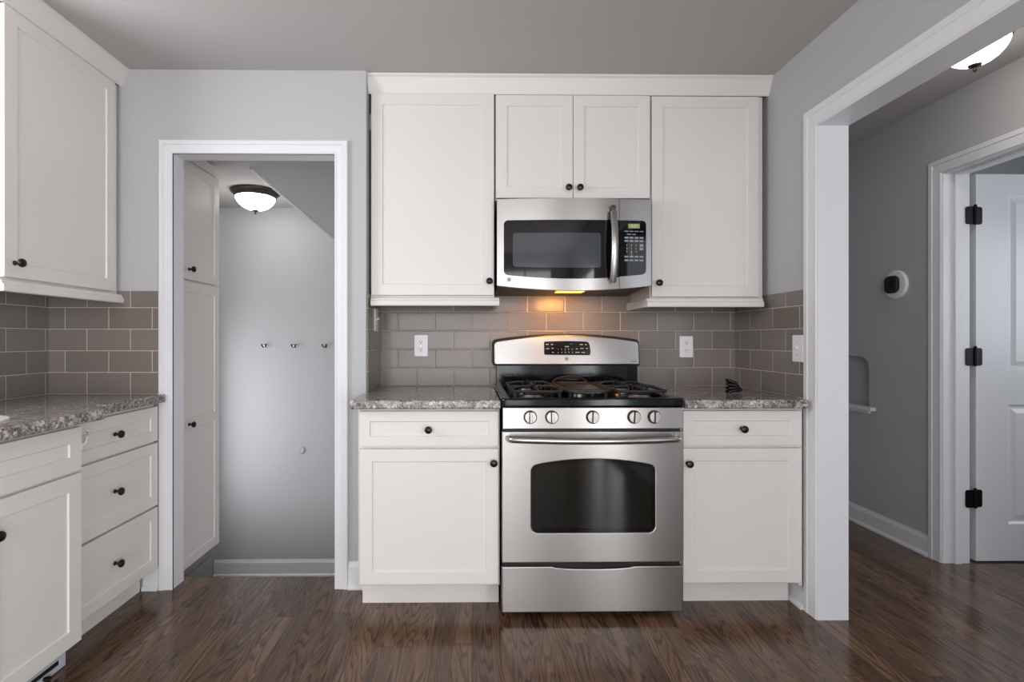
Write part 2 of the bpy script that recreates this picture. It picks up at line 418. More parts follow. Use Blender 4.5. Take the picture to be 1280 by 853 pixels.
def casing(inner, prof, m3, closed=False):
    """sweep a moulding profile (w outward, t proud) round an opening given by its inner polyline (mitred)"""
    n = len(inner); V, Fc = [], []
    P = [Vector(p) for p in inner]
    cen = sum(P, Vector((0, 0))) / n
    dirs = []
    for i in range(n):
        ns = []
        for a, b in ((i - 1, i), (i, i + 1)):
            if a < 0 or b >= n: continue
            t = (P[b] - P[a]).normalized(); nn = Vector((-t.y, t.x))
            if nn.dot(P[a] - cen) < 0: nn = -nn
            ns.append(nn)
        if len(ns) == 1: dirs.append(ns[0])
        else:
            s = (ns[0] + ns[1]); dirs.append(s / (1 + ns[0].dot(ns[1])))
    for i in range(n):
        for wd, t in prof:
            p = P[i] + dirs[i] * wd; V.append(m3(p.x, p.y, t))
    k = len(prof)
    for i in range(n - 1):
        for j in range(k):
            a = i * k + j; b = i * k + (j + 1) % k
            Fc.append((a, b, b + k, a + k))
    Fc.append(tuple(range(k))); Fc.append(tuple((n - 1) * k + j for j in range(k)))
    mb = MB(); mb.add(V, Fc); return mb
def cprof(wd, t): return [(0, 0), (0, t * 0.55), (0.004, t * 0.75), (wd * 0.16, t * 0.75), (wd * 0.18, t * 0.62), (wd * 0.24, t * 0.66), (wd * 0.60, t * 0.80), (wd * 0.64, t * 0.72), (wd * 0.68, t), (wd - 0.004, t), (wd, t * 0.85), (wd, 0)]

# ------------------------------------------------------------ room shell
ZC = 2.427
mb = MB(); mb.prism([(-2.1, -3.0), (4.3, -3.0), (4.3, 4.2), (-0.54, 4.2), (-0.54, 2.542), (-2.1, 2.542)], -0.06, 0.0, 'xy'); struct('floor', mb, M_FLOOR)
mb = MB(); mb.box(-2.1, -0.40, 2.542, 4.2, -0.72, -0.656); struct('floor_landing', mb, M_FLOOR)
mb = MB(); mb.box(-2.0, -0.62, 2.53, 2.5415, -0.656, -0.0601); struct('trim_riser', mb, M_TRIM)
mb = MB(); mb.box(-2.1, 4.3, -3.0, 4.2, ZC, ZC + 0.08); struct('ceiling', mb, M_CEIL)
mb = MB(); mb.box(-2.0, -0.40, 2.51, 4.1, 2.182, 2.26); struct('ceiling_landing', mb, M_CEIL)

# left wall with the window over the sink
mb = MB(); mb.prism([(-2.8, 0), (2.52, 0), (2.52, ZC), (-2.8, ZC)], -2.09, -1.973, 'yz', holes=[[(0.70, 1.12), (1.70, 1.12), (1.70, 2.12), (0.70, 2.12)]])
struct('wall_left', mb, M_WALL)
# wall with the doorway to the landing
mb = MB(); mb.prism([(-1.973, 0), (-1.414, 0), (-1.414, 2.052), (-0.622, 2.052), (-0.622, 0), (-0.497, 0), (-0.497, ZC), (-1.973, ZC)], 2.427, 2.505, 'xz')
struct('wall_doorway', mb, M_WALL)
mb = MB(); mb.box(-0.539, -0.497, 2.505, 2.9, 0, ZC); struct('wall_alcove', mb, M_WALL)
mb = MB(); mb.box(-0.497, 1.438, 2.798, 2.9, 0, ZC); struct('wall_back', mb, M_WALL)
# right wall with the wide cased opening
mb = MB(); mb.prism([(-2.8, 0), (0.60, 0), (0.60, 2.073), (2.142, 2.073), (2.142, 0), (2.9, 0), (2.9, ZC), (-2.8, ZC)], 1.438, 1.556, 'yz', holes=[[(-2.50, 0.12), (-0.60, 0.12), (-0.60, 2.0), (-2.50, 2.0)]])
struct('wall_right', mb, M_WALL)
# rear wall (behind the photographer) with window and glazed door openings
mb = MB(); mb.prism([(-2.0, 0), (1.6, 0), (1.6, ZC), (-2.0, ZC)], -2.9, -2.8, 'xz', holes=[[(-1.56, 0.22), (0.84, 0.22), (0.84, 2.22), (-1.56, 2.22)]])
struct('wall_rear', mb, M_WALL)
def window_frame(name, m3, a0, a1, z0, z1, nx, nz):
    mb = MB()
    def bar(x0, x1, za, zb):
        c = [m3(x0, za, 0), m3(x1, zb, 0.05)]
        mb.box(min(c[0][0], c[1][0]), max(c[0][0], c[1][0]), min(c[0][1], c[1][1]), max(c[0][1], c[1][1]), za, zb)
    bar(a0, a0 + 0.05, z0, z1); bar(a1 - 0.05, a1, z0, z1); bar(a0 + 0.05, a1 - 0.05, z0, z0 + 0.05); bar(a0 + 0.05, a1 - 0.05, z1 - 0.05, z1)
    for i in range(1, nx):
        x = a0 + (a1 - a0) * i / nx; bar(x - 0.02, x + 0.02, z0 + 0.05, z1 - 0.05)
    for i in range(1, nz):
        z = z0 + (z1 - z0) * i / nz
        for k in range(nx):
            xa = a0 + (a1 - a0) * k / nx + (0.05 if k == 0 else 0.02); xb = a0 + (a1 - a0) * (k + 1) / nx - (0.05 if k == nx - 1 else 0.02)
            bar(xa, xb, z - 0.015, z + 0.015)
    struct(name, mb, M_TRIM)
window_frame('window_1', lambda a, z, d: (-2.06 + d, a, z), 0.70, 1.70, 1.12, 2.12, 1, 2)
window_frame('window_2', lambda a, z, d: (a, -2.88 + d, z), -1.56, 0.84, 0.22, 2.22, 3, 1)
window_frame('added_side_window', lambda a, z, d: (1.50 + d, a, z), -2.50, -0.60, 0.12, 2.0, 2, 1)  # unseen frame invented to go with the added side fill
window_frame('added_bedroom_window', lambda a, z, d: (4.12 + d, a, z), 1.05, 2.15, 1.0, 2.0, 1, 2)  # unseen frame invented to go with the added bedroom fill
window_frame('window_5', lambda a, z, d: (-2.07 + d, a, z), 3.22, 3.78, -0.05, 1.25, 1, 1)

# hall and the room beyond it
XH = 2.455
arch = [(3.16, 0.752), (3.46, 0.752), (3.46, 0.98)] + [(3.38 + 0.08 * math.cos(a), 0.98 + 0.08 * math.sin(a)) for a in [PI / 2 * k / 6 for k in range(1, 7)]] + [(3.24 + 0.08 * math.cos(a), 0.98 + 0.08 * math.sin(a)) for a in [PI / 2 + PI / 2 * k / 6 for k in range(7)]]
mb = MB(); mb.prism([(0.24, 0), (1.84, 0), (1.84, 2.05), (2.676, 2.05), (2.676, 0), (3.7, 0), (3.7, ZC), (0.24, ZC)], XH, XH + 0.13, 'yz', holes=[arch])
struct('wall_hall', mb, M_WALL)
mb = MB(); mb.prism(arch, XH + 0.075, XH + 0.13, 'yz'); struct('wall_niche', mb, M_WALL)
mb = MB(); mb.box(1.556, XH, 3.6, 3.7, 0, ZC); struct('wall_hall_end', mb, M_WALL)
mb = MB(); mb.box(1.438, 1.556, 2.9, 3.7, 0, ZC); struct('wall_hall_side', mb, M_WALL)
mb = MB(); mb.prism([(1.556, 0), (XH, 0), (XH, ZC), (1.556, ZC)], 0.24, 0.34, 'xz', holes=[[(1.65, 0.5), (2.35, 0.5), (2.35, 2.1), (1.65, 2.1)]]); struct('wall_hall_near', mb, M_WALL)
mb = MB(); mb.box(2.585, 4.2, 3.3, 3.4, 0, ZC); struct('wall_bedroom_back', mb, M_WALL)
mb = MB(); mb.prism([(0.5, 0), (3.3, 0), (3.3, ZC), (0.5, ZC)], 4.1, 4.2, 'yz', holes=[[(1.05, 1.0), (2.15, 1.0), (2.15, 2.0), (1.05, 2.0)]]); struct('wall_bedroom_right', mb, M_WALL)
mb = MB(); mb.box(2.585, 4.2, 0.4, 0.5, 0, ZC); struct('wall_bedroom_near', mb, M_WALL)
# landing
mb = MB(); mb.box(-2.05, -0.40, 4.0, 4.1, -0.656, 2.182); struct('wall_landing_back', mb, M_WALL)
mb = MB(); mb.prism([(2.542, -0.656), (4.0, -0.656), (4.0, 2.182), (2.542, 2.182)], -2.09, -1.99, 'yz', holes=[[(3.22, -0.05), (3.78, -0.05), (3.78, 1.25), (3.22, 1.25)]]); struct('wall_landing_left', mb, M_WALL)
mb = MB(); mb.prism([(2.542, -0.656), (4.0, -0.656), (4.0, 2.182), (2.542, 2.182)], -0.62, -0.540, 'yz'); struct('wall_landing_right', mb, M_WALL)
# sloped underside of the stair above the landing
mb = MB()
sv = [(-1.312, 3.04, 2.1815), (-1.075, 3.999, 1.945), (-0.621, 3.999, 1.945), (-0.621, 3.04, 2.1815), (-1.075, 3.999, 2.1818), (-0.621, 3.999, 2.1818)]
mb.add(sv, [(0, 1, 2, 3), (0, 4, 1), (1, 4, 5, 2), (0, 3, 5, 4), (2, 5, 3)])
b_edges = [e for e in mb.bm.edges if {tuple(round(c, 2) for c in v.co) for v in e.verts} == {(-1.31, 3.04, 2.18), (-1.08, 4.0, 1.94)} or {tuple(round(c, 2) for c in v.co) for v in e.verts} == {(-1.31, 3.04, 2.18), (-1.07, 4.0, 1.95)}]
struct('ceiling_stair_soffit', mb, M_WALL)
mb = MB(); mb.tube([(-1.304, 3.06, 2.176), (-1.069, 3.996, 1.946)], 0.011, 10); struct('trim_soffit_highlight', mb, M_TRIM)  # pale paint stands in for lamp light caught on the soffit's rounded edge

# jambs and casings
mb = MB(); mb.box(-1.414, -1.394, 2.42, 2.512, 0, 2.032); mb.box(-0.642, -0.622, 2.42, 2.512, 0, 2.032); mb.box(-1.414, -0.622, 2.42, 2.512, 2.032, 2.052)
jamb1 = struct('trim_door_jamb', mb, M_TRIM)
mb = casing([(-1.394, 0), (-1.394, 2.032), (-0.642, 2.032), (-0.642, 0)], cprof(0.062, 0.017), lambda a, z, t: (a, 2.427 - t, z)); struct('trim_door_casing', mb, M_TRIM)
mb = MB(); mb.box(1.432, 1.562, 2.122, 2.142, 0, 2.053); mb.box(1.432, 1.562, 0.60, 0.62, 0, 2.053); mb.box(1.432, 1.562, 0.60, 2.142, 2.053, 2.073)
struct('trim_opening_jamb', mb, M_TRIM)
mb = casing([(0.616, 0), (0.616, 2.057), (2.126, 2.057), (2.126, 0)], cprof(0.079, 0.0135), lambda a, z, t: (1.438 - t, a, z)); struct('trim_opening_casing', mb, M_TRIM)
mb = casing([(0.616, 0), (0.616, 2.057), (2.126, 2.057), (2.126, 0)], cprof(0.07, 0.014), lambda a, z, t: (1.556 + t, a, z)); struct('trim_opening_casing_hall', mb, M_TRIM)
mb = MB(); mb.box(XH - 0.004, XH + 0.136, 2.656, 2.676, 0, 2.03); mb.box(XH - 0.004, XH + 0.136, 1.84, 1.86, 0, 2.03); mb.box(XH - 0.004, XH + 0.136, 1.84, 2.676, 2.03, 2.05)
mb.box(XH + 0.05, XH + 0.085, 2.644, 2.656, 0, 2.03, 0.002); mb.box(XH + 0.05, XH + 0.085, 1.86, 2.644, 2.018, 2.03, 0.002)
struct('trim_hall_jamb', mb, M_TRIM)
mb = casing([(1.856, 0), (1.856, 2.034), (2.66, 2.034), (2.66, 0)], cprof(0.072, 0.018), lambda a, z, t: (XH - t, a, z)); struct('trim_hall_casing', mb, M_TRIM)

# baseboards
def base_prof(h, t=0.013): return [(0, 0), (t + 0.010, 0), (t + 0.010, 0.010), (t + 0.004, 0.018), (t, 0.020), (t, h - 0.022), (t * 0.55, h - 0.008), (t * 0.4, h), (0, h)]
def baseboard(name, p0, p1, nrm, h, z0=0.0):
    V, Fc = [], []; pr = base_prof(h)
    for p in (p0, p1):
        for d, z in pr: V.append((p[0] + nrm[0] * d, p[1] + nrm[1] * d, z0 + z))
    k = len(pr)
    for j in range(k): Fc.append((j, (j + 1) % k, k + (j + 1) % k, k + j))
    Fc.append(tuple(range(k))); Fc.append(tuple(k + j for j in range(k)))
    mb = MB(); mb.add(V, Fc); struct(name, mb, M_TRIM)
baseboard('baseboard_doorway', (-0.578, 2.427), (-0.497, 2.427), (0, -1), 0.125)
baseboard('baseboard_corner', (-1.53, 2.427), (-1.458, 2.427), (0, -1), 0.105)
baseboard('baseboard_landing', (-1.985, 4.0), (-0.622, 4.0), (0, -1), 0.125, -0.656)
baseboard('baseboard_hall', (XH, 3.6), (XH, 2.735), (-1, 0), 0.112)
baseboard('baseboard_right', (1.438, 2.335), (1.438, 2.206), (-1, 0), 0.095)
baseboard('baseboard_bedroom', (2.59, 3.3), (4.1, 3.3), (0, -1), 0.112)

# tiled backsplash
mb = MB(); mb.box(-0.489, 1.430, 2.790, 2.798, 0.875, 1.45); struct('wall_tile_back', mb, tile('tile_back', 0, 0.2))
mb = MB(); mb.box(-0.497, -0.489, 2.436, 2.798, 0.875, 1.385); struct('wall_tile_alcove', mb, tile('tile_alcove', 1, 0.13))
mb = MB(); mb.box(1.430, 1.438, 2.206, 2.798, 0.875, 1.381); struct('wall_tile_right', mb, tile('tile_right', 1, 0.172))
mb = MB(); mb.box(-1.965, -1.457, 2.419, 2.427, 0.875, 1.391); struct('wall_tile_doorway', mb, tile('tile_doorway', 0, 1.688))
mb = MB(); mb.box(-1.973, -1.965, 0.3, 2.427, 0.875, 1.391)
struct('wall_tile_left', mb, tile('tile_left', 1, -2.299))

# crown mouldings over the wall cabinets
def crown(name, mbx): struct(name, mbx, M_CAB)
pr = [(2.49, 2.346), (2.484, 2.346), (2.480, 2.352), (2.453, 2.412), (2.444, 2.419), (2.443, 2.427), (2.49, 2.427)]
V = [(x, y, z) for x in (-0.497, 1.438) for (y, z) in pr]; k = len(pr)
mb = MB(); mb.add(V, [(j, (j + 1) % k, k + (j + 1) % k, k + j) for j in range(k)] + [tuple(range(k)), tuple(k + j for j in range(k))]); crown('trim_crown_back', mb)
# left crown with a mitred return at the window end
mb = casing([(1.812, -1.972), (1.812, -1.643), (2.427, -1.643)], [(0, 2.346), (0.006, 2.346), (0.010, 2.352), (0.036, 2.412), (0.044, 2.419), (0.045, 2.427), (0, 2.427)], lambda a, b, t: (b, a, t))
crown('trim_crown_left', mb)

# ------------------------------------------------------------ wall cabinets on the back wall
def upper(x0, x1, z0, z1, doors, label, rail=None, stile_r=None):
    t = thing('wall_cabinet', ((x0 + x1) / 2, 2.798, z0), label, 'cabinet', 'white wall cabinets around the microwave')
    MB().box(x0, x1, 2.4945, 2.789, z0, z1, 0.001, 1).build('body', M_CAB, t)
    for d in doors: front(t, 'door', d[0], d[1], d[2], d[3], 2.47, d[4], d[5])
    if rail:
        a, b, zb, zt = rail[:4]
        pr = [(2.492, zb), (2.458, zb), (2.456, zb + 0.006), (2.456, zb + 0.022), (2.463, zb + 0.028), (2.465, zt - 0.004), (2.470, zt), (2.492, zt)]
        V = [(x, y, z) for x in (a, b) for (y, z) in pr]; k = len(pr)
        mb = MB(); mb.add(V, [(j, (j + 1) % k, k + (j + 1) % k, k + j) for j in range(k)] + [tuple(range(k)), tuple(k + j for j in range(k))])
        if rail[4]:
            s0, s1 = rail[4]; mb.box(s0, s1, 2.4925, 2.789, zb, zt - 0.002, 0.002, 1)
        mb.build('light_rail', M_CAB, t)
    return t
upper(-0.487, 0.108, 1.366, 2.3455, [(-0.481, 0.105, 1.378, 2.342, 0.083, 1.443)], 'tall white single-door wall cabinet left of the microwave', (-0.482, 0.130, 1.327, 1.366, (0.108, 0.126)))
upper(0.112, 0.858, 1.836, 2.3455, [(0.115, 0.4835, 1.844, 2.338, 0.461, 1.890), (0.4865, 0.855, 1.844, 2.338, 0.515, 1.890)], 'short white two-door wall cabinet directly above the microwave')
upper(0.862, 1.413, 1.364, 2.3455, [(0.865, 1.382, 1.372, 2.336, 0.893, 1.436)], 'tall white single-door wall cabinet right of the microwave', (0.838, 1.400, 1.322, 1.364, (0.838, 0.8615)))

# wall cabinet on the left wall (local x = world Y, local y = -world X)
t = thing('wall_cabinet', (-1.965, 2.1, 1.37), 'white wall cabinet at the top left, on the side wall above the sink counter', 'cabinet')
MB(LEFT).box(1.812, 2.405, 1.651, 1.964, 1.375, 2.3455, 0.001, 1).build('body', M_CAB, t)
MB(LEFT).box(2.4052, 2.418, 1.651, 1.68, 1.375, 2.3455).build('filler_strip', M_CAB, t)
front(t, 'door', 1.818, 2.378, 1.386, 2.340, 1.63, 1.858, 1.438, LEFT)
pr = [(1.652, 1.334), (1.617, 1.334), (1.615, 1.340), (1.615, 1.356), (1.622, 1.362), (1.625, 1.371), (1.630, 1.3748), (1.652, 1.3748)]
V = [(x, y, z) for x in (1.800, 2.415) for (y, z) in pr]; k = len(pr)
mb = MB(LEFT); mb.add(V, [(j, (j + 1) % k, k + (j + 1) % k, k + j) for j in range(k)] + [tuple(range(k)), tuple(k + j for j in range(k))])
mb.box(1.800, 1.820, 1.6525, 1.964, 1.334, 1.3748, 0.002, 1); mb.build('light_rail', M_CAB, t)

# ------------------------------------------------------------ base cabinets on the back wall
def base_cab(x0, x1, dx0, dx1, kd, kx, kz, label):
    t = thing('base_cabinet', ((x0 + x1) / 2, 2.78, 0), label, 'cabinet', 'white base cabinets either side of the range')
    MB().box(x0, x1, 2.201, 2.785, 0.118, 0.874, 0.001, 1).build('body', M_CAB, t)
    MB().box(x0, x1, 2.288, 2.70, 0.0, 0.1175).build('toe_kick', M_CAB, t)
    front(t, 'drawer', dx0, dx1, 0.714, 0.862, 2.18, kd, 0.787, st=0.042)
    front(t, 'door', dx0, dx1, 0.131, 0.702, 2.18, kx, kz)
    return t
base_cab(-0.484, 0.118, -0.474, 0.113, -0.182, 0.091, 0.647, 'white base cabinet with drawer and door left of the range')
base_cab(0.889, 1.412, 0.897, 1.403, 1.146, 0.915, 0.641, 'white base cabinet with drawer and door right of the range')
mb = MB(); mb.box(1.4125, 1.429, 2.215, 2.6, 0.10, 0.874); struct('trim_filler', mb, M_CAB)

def counter(name, poly, label, holes=()):
    mb = MB(); mb.prism(poly, 0.875, 0.913, 'xy', 0.007, holes)
    return mb
t = thing('countertop', (-0.18, 2.5, 0.875), 'speckled granite countertop left of the range, under the outlet', 'countertop', 'granite worktops beside the range')
mb = MB(); mb.prism([(-0.512, 2.144 + 0.02), (-0.506, 2.15), (-0.495, 2.144), (0.118, 2.144), (0.118, 2.789), (-0.488, 2.789), (-0.488, 2.424), (-0.512, 2.424)], 0.875, 0.913, 'xy', 0.006)
mb.build('slab', M_GRAN, t)
t = thing('countertop', (1.16, 2.5, 0.875), 'speckled granite countertop right of the range, with a black clip on it', 'countertop', 'granite worktops beside the range')
mb = MB(); mb.prism([(0.889, 2.144), (1.408, 2.144), (1.408, 2.208), (1.429, 2.212), (1.429, 2.789), (0.889, 2.789)], 0.875, 0.913, 'xy', 0.006)
mb.build('slab', M_GRAN, t)

# ------------------------------------------------------------ left run: drawers, sink base, counter, sink
t = thing('drawer_cabinet', (-1.7, 2.12, 0), 'white three-drawer base cabinet against the doorway casing', 'cabinet')
MB(LEFT).box(1.852, 2.403, 1.471, 1.964, 0.108, 0.874, 0.001, 1).build('body', M_CAB, t)
MB(LEFT).box(1.862, 2.403, 1.535, 1.90, 0.0, 0.1075).build('toe_kick', M_CAB, t)
for z0, z1 in ((0.700, 0.857), (0.403, 0.690), (0.115, 0.393)):
    front(t, 'drawer', 1.858, 2.400, z0, z1, 1.45, 2.112, (z0 + z1) / 2 + 0.002, LEFT, st=0.048)
t = thing('sink_cabinet', (-1.7, 1.47, 0), 'white base cabinet under the sink, standing proud of the drawers beside it', 'cabinet')
MB(LEFT).box(1.090, 1.8505, 1.405, 1.964, 0.098, 0.690, 0.001, 1).build('body', M_CAB, t)
MB(LEFT).box(1.090, 1.8505, 1.405, 1.425, 0.691, 0.874, 0.001, 1).build('apron', M_CAB, t)
MB(LEFT).box(1.831, 1.8505, 1.4255, 1.964, 0.691, 0.874).build('side_panel', M_CAB, t)
MB(LEFT).box(1.095, 1.8615, 1.457, 1.53, 0.0, 0.0975).build('toe_kick', M_CAB, t)
front(t, 'false_drawer_front', 1.093, 1.848, 0.704, 0.857, 1.385, None, None, LEFT, st=0.052)
front(t, 'door', 1.472, 1.848, 0.100, 0.694, 1.385, 1.502, 0.597, LEFT, st=0.056)
front(t, 'door', 1.093, 1.469, 0.100, 0.694, 1.385, 1.439, 0.597, LEFT, st=0.056)
# toe-kick vent and small white hook on the sink cabinet
t = thing('toe_kick_vent', (-1.457, 1.62, 0.03), 'pale grey slotted vent set in the toe kick under the sink cabinet', 'vent')
mb = MB(LEFT); mb.prism([(1.30, 0.004), (1.858, 0.004), (1.858, 0.092), (1.30, 0.092)], 1.449, 1.4565, 'xz', 0.0015, [[(1.33, 0.022), (1.832, 0.022), (1.832, 0.040), (1.33, 0.040)]]); mb.build('frame', M_VENT, t)
MB(LEFT).box(1.331, 1.831, 1.453, 1.4563, 0.023, 0.039).build('slot', M_MATT, t)
mb = MB(LEFT); mb.tube([(1.765, 1.4485, 0.014), (1.765, 1.436, 0.014), (1.768, 1.428, 0.011)], [0.007, 0.0085, 0.0095], 10); mb.build('lever', M_KNOB, t)
t = thing('hook', (-1.43, 1.856, 0.83), 'small curved white plastic hook beside the top drawer, at the side of the sink cabinet', 'hook')
mb = MB(); mb.tube([(-1.392, 1.852, 0.786), (-1.392, 1.866, 0.788), (-1.398, 1.884, 0.797), (-1.404, 1.898, 0.811), (-1.407, 1.905, 0.826), (-1.407, 1.906, 0.834)], [0.006, 0.006, 0.0055, 0.005, 0.0045, 0.003], 10); mb.build('arm', M_PLATE, t)
MB().box(-1.400, -1.3865, 1.8508, 1.8545, 0.774, 0.798, 0.0015).build('pad', M_PLATE, t)

t = thing('countertop', (-1.6, 1.4, 0.875), 'long speckled granite countertop at left, stepping out round the sink', 'countertop')
jog = [(-1.417, 1.975), (-1.414, 1.955), (-1.404, 1.94), (-1.390, 1.93), (-1.366, 1.922), (-1.346, 1.91), (-1.336, 1.895), (-1.332, 1.875)]
hole = rrect(-1.865, -1.455, 0.905, 1.672, 0.09, 8)
mb = MB(); mb.prism([(-1.964, 2.418), (-1.458, 2.418), (-1.458, 2.4105), (-1.427, 2.4105), (-1.420, 2.407), (-1.417, 2.400)] + jog + [(-1.332, 0.60), (-1.964, 0.60)], 0.875, 0.913, 'xy', 0.006, [hole])
mb.build('slab', M_GRAN, t)
t = thing('sink', (-1.655, 1.295, 0.70), 'white sink basin with a raised rim set in the granite at the left edge', 'sink')
mb = MB(); V, Fc = [], []
loops = [(0.022, 0.9133), (0.020, 0.918), (0.014, 0.9205), (-0.001, 0.9205), (-0.008, 0.916), (-0.011, 0.905), (-0.022, 0.74), (-0.04, 0.715), (-0.08, 0.705)]
n = 0
for g, z in loops:
    L2 = rrect(-1.865 - g, -1.455 + g, 0.905 - g, 1.672 + g, max(0.02, 0.095 + g), 8); n = len(L2)
    V += [(x, y, z) for x, y in L2]
for i in range(len(loops) - 1):
    for j in range(n): Fc.append((i * n + j, i * n + (j + 1) % n, (i + 1) * n + (j + 1) % n, (i + 1) * n + j))
Fc.append(tuple((len(loops) - 1) * n + j for j in range(n)))
mb.add(V, Fc, True); mb.build('basin', M_SINK, t)
MB().lathe([(0.045, 0), (0.045, 0.002), (0.03, 0.003), (0.005, 0.001)], (-1.655, 1.295, 0.7052)).build('drain', M_CHROME, t)

# ------------------------------------------------------------ tall cabinet on the landing
t = thing('pantry_cabinet', (-1.7, 2.82, -0.656), 'tall white built-in cabinet seen through the doorway, below the landing lamp', 'cabinet')
MB(LEFT).box(2.56, 3.055, 1.521, 1.985, -0.045, 2.117, 0.001, 1).build('body', M_CAB, t)
MB(LEFT).box(2.56, 3.042, 1.500, 1.985, 2.1175, 2.174, 0.001, 1).build('filler', M_CAB, t)
front(t, 'door', 2.62, 3.082, 1.484, 2.112, 1.5, 2.752, 1.538, LEFT)
front(t, 'door', 2.62, 3.082, -0.040, 1.472, 1.5, 2.752, 0.715, LEFT, rails=(0.72,))
mb = MB(LEFT); mb.box(2.56, 3.048, 1.530, 1.985, -0.655, -0.0455); mb.box(2.56, 3.048, 1.522, 1.5295, -0.085, -0.06, 0.002, 1); mb.box(2.56, 3.048, 1.522, 1.5295, -0.125, -0.10, 0.002, 1)
mb.build('plinth', M_PLINTH, t)

# ------------------------------------------------------------ gas range
RX0, RX1, RC = 0.124, 0.880, 0.502
R = thing('gas_range', (RC, 2.45, 0), 'stainless steel gas range with black cooktop between the two base cabinets', 'range')
MB().box(RX0 + 0.004, RX1 - 0.004, 2.170, 2.76, 0.03, 0.884, 0.002, 1).build('body', pbr('range_side_enamel', rgb(52, 52, 54), 0.35), R)
for fx in (0.16, 0.844):
    for fy in (2.22, 2.70): MB().lathe([(0.018, 0), (0.018, 0.008), (0.012, 0.012), (0.012, 0.0298)], (fx, fy, 0)).build('foot', M_MATT, R)
# storage drawer: top edge dips in the middle
top = [(RX1, 0.222)] + [(RC + 0.17 * math.cos(a), 0.222 - 0.011 * math.sin(a)) for a in [PI * k / 12 for k in range(13)]] + [(RX0, 0.222)]
mb = MB(); mb.prism([(RX0, 0.032), (RX1, 0.032)] + top, 2.137, 2.168, 'xz', 0.004); mb.build('storage_drawer', M_STEEL, R)
MB().box(RX0 + 0.006, RX1 - 0.006, 2.160, 2.1698, 0.20, 0.243).build('drawer_gap', M_MATT, R)
# oven door with an arched window
wx0, wx1, wz0, wz1 = 0.247, 0.760, 0.364, 0.668
archw = rrect(wx0, wx1, wz0, wz1 - 0.022, 0.022, 5)
low = [p for p in archw if p[1] < wz0 + 0.1]
def win_poly(g):
    x0, x1, z0 = wx0 - g, wx1 + g, wz0 - g; r = 0.026 + g
    P = [(x1 - r + r * math.cos(a), z0 + r + r * math.sin(a)) for a in [-PI / 2 + PI / 2 * k / 5 for k in range(6)]]
    zt = wz1 - 0.024 + g
    P += [(x1 - r + r * math.cos(a), zt - r + r * math.sin(a)) for a in [PI / 2 * 0.9 * k / 5 for k in range(6)]]
    P += [(RC + (x1 - r * 0.8 - RC) * s, zt + 0.0235 * (1 - s * s)) for s in [0.9 - 1.8 * k / 14 for k in range(15)]]
    P += [(x0 + r + r * math.cos(a), zt - r + r * math.sin(a)) for a in [PI / 2 * 1.1 + PI / 2 * 0.9 * k / 5 for k in range(6)]]
    P += [(x0 + r + r * math.cos(a), z0 + r + r * math.sin(a)) for a in [PI + PI / 2 * k / 5 for k in range(6)]]
    return P
mb = MB(); mb.prism(rrect(RX0, RX1, 0.240, 0.783, 0.006, 3), 2.135, 2.169, 'xz', 0.003, [win_poly(0.002)])
D = mb.build('oven_door', M_STEEL, R)
mb = MB(); mb.prism(win_poly(0.0015), 2.1445, 2.160, 'xz', 0.001); mb.build('window', M_OVENG, D)
mb = MB(); mb.prism(win_poly(0.0019), 2.1405, 2.1443, 'xz', 0.0, [win_poly(-0.012)]); mb.build('window_border', M_GLASSB, D)
hp = [(0.150, 2.134, 0.757), (0.152, 2.112, 0.757), (0.162, 2.098, 0.757)] + [(RC + 0.33 * s, 2.062 + 0.033 * s * s, 0.757) for s in [-1 + 2 * k / 20 for k in range(21)]] + [(0.842, 2.098, 0.757), (0.852, 2.112, 0.757), (0.854, 2.134, 0.757)]
MB().tube(hp, 0.0125, 12, 1.1).build('handle', M_STEELH, D)
MB().box(RX0 + 0.008, RX1 - 0.008, 2.150, 2.1698, 0.783, 0.799).build('vent_gap', M_MATT, R)
# control panel, leaning back slightly
pp = [(2.121, 0.799), (2.123, 0.797), (2.168, 0.797), (2.168, 0.884), (2.128, 0.884), (2.126, 0.882)]
V = [(x, y, z) for x in (RX0 + 0.004, RX1 - 0.008) for (y, z) in pp]; k = len(pp)
mb = MB(); mb.add(V, [(j, (j + 1) % k, k + (j + 1) % k, k + j) for j in range(k)] + [tuple(range(k)), tuple(k + j for j in range(k))])
P = mb.build('control_panel', M_STEEL, R)
kn = Vector((0, -0.998, 0.06)).normalized()
for kx, rot in ((0.240, 0.0), (0.329, 0.03), (0.498, -0.05), (0.669, -0.08), (0.753, -0.05)):
    c = Vector((kx, 2.1237, 0.845))
    mb = MB(); mb.lathe([(0.0275, 0.0), (0.0275, 0.006), (0.0262, 0.008), (0.0245, 0.008)], c, kn, 32); kb = mb.build('knob', M_MATT, P)
    mb = MB(); mb.lathe([(0.0243, 0.002), (0.0243, 0.016), (0.0225, 0.0185), (0.001, 0.0195)], c, kn, 32); mb.build('knob_face', M_KNOBF, kb)
    up = kn.cross(Vector((1, 0, 0))).normalized(); up = -up if up.z < 0 else up
    q = Matrix.Rotation(rot, 4, kn)
    def bar(w1, l1, h0, h1):
        b2 = bmesh.new(); bmesh.ops.create_cube(b2, size=1)
        for v in b2.verts:
            loc = Vector((1, 0, 0)) * v.co.x * 2 * w1 + up * v.co.y * 2 * l1
            v.co = c + (q @ loc) + kn * (h0 if v.co.z < 0 else h1)
        bmesh.ops.bevel(b2, geom=b2.edges[:], offset=0.0012, segments=2, affect='EDGES')
        return b2
    mb = MB(); mb.merge(bar(0.0062, 0.0232, 0.016, 0.0215)); mb.build('grip_shade', M_MATT, kb)  # black bar stands in for the shadow along both sides of the grip
    mb = MB(); mb.merge(bar(0.0036, 0.0215, 0.018, 0.033)); mb.build('grip', M_KNOBF, kb)
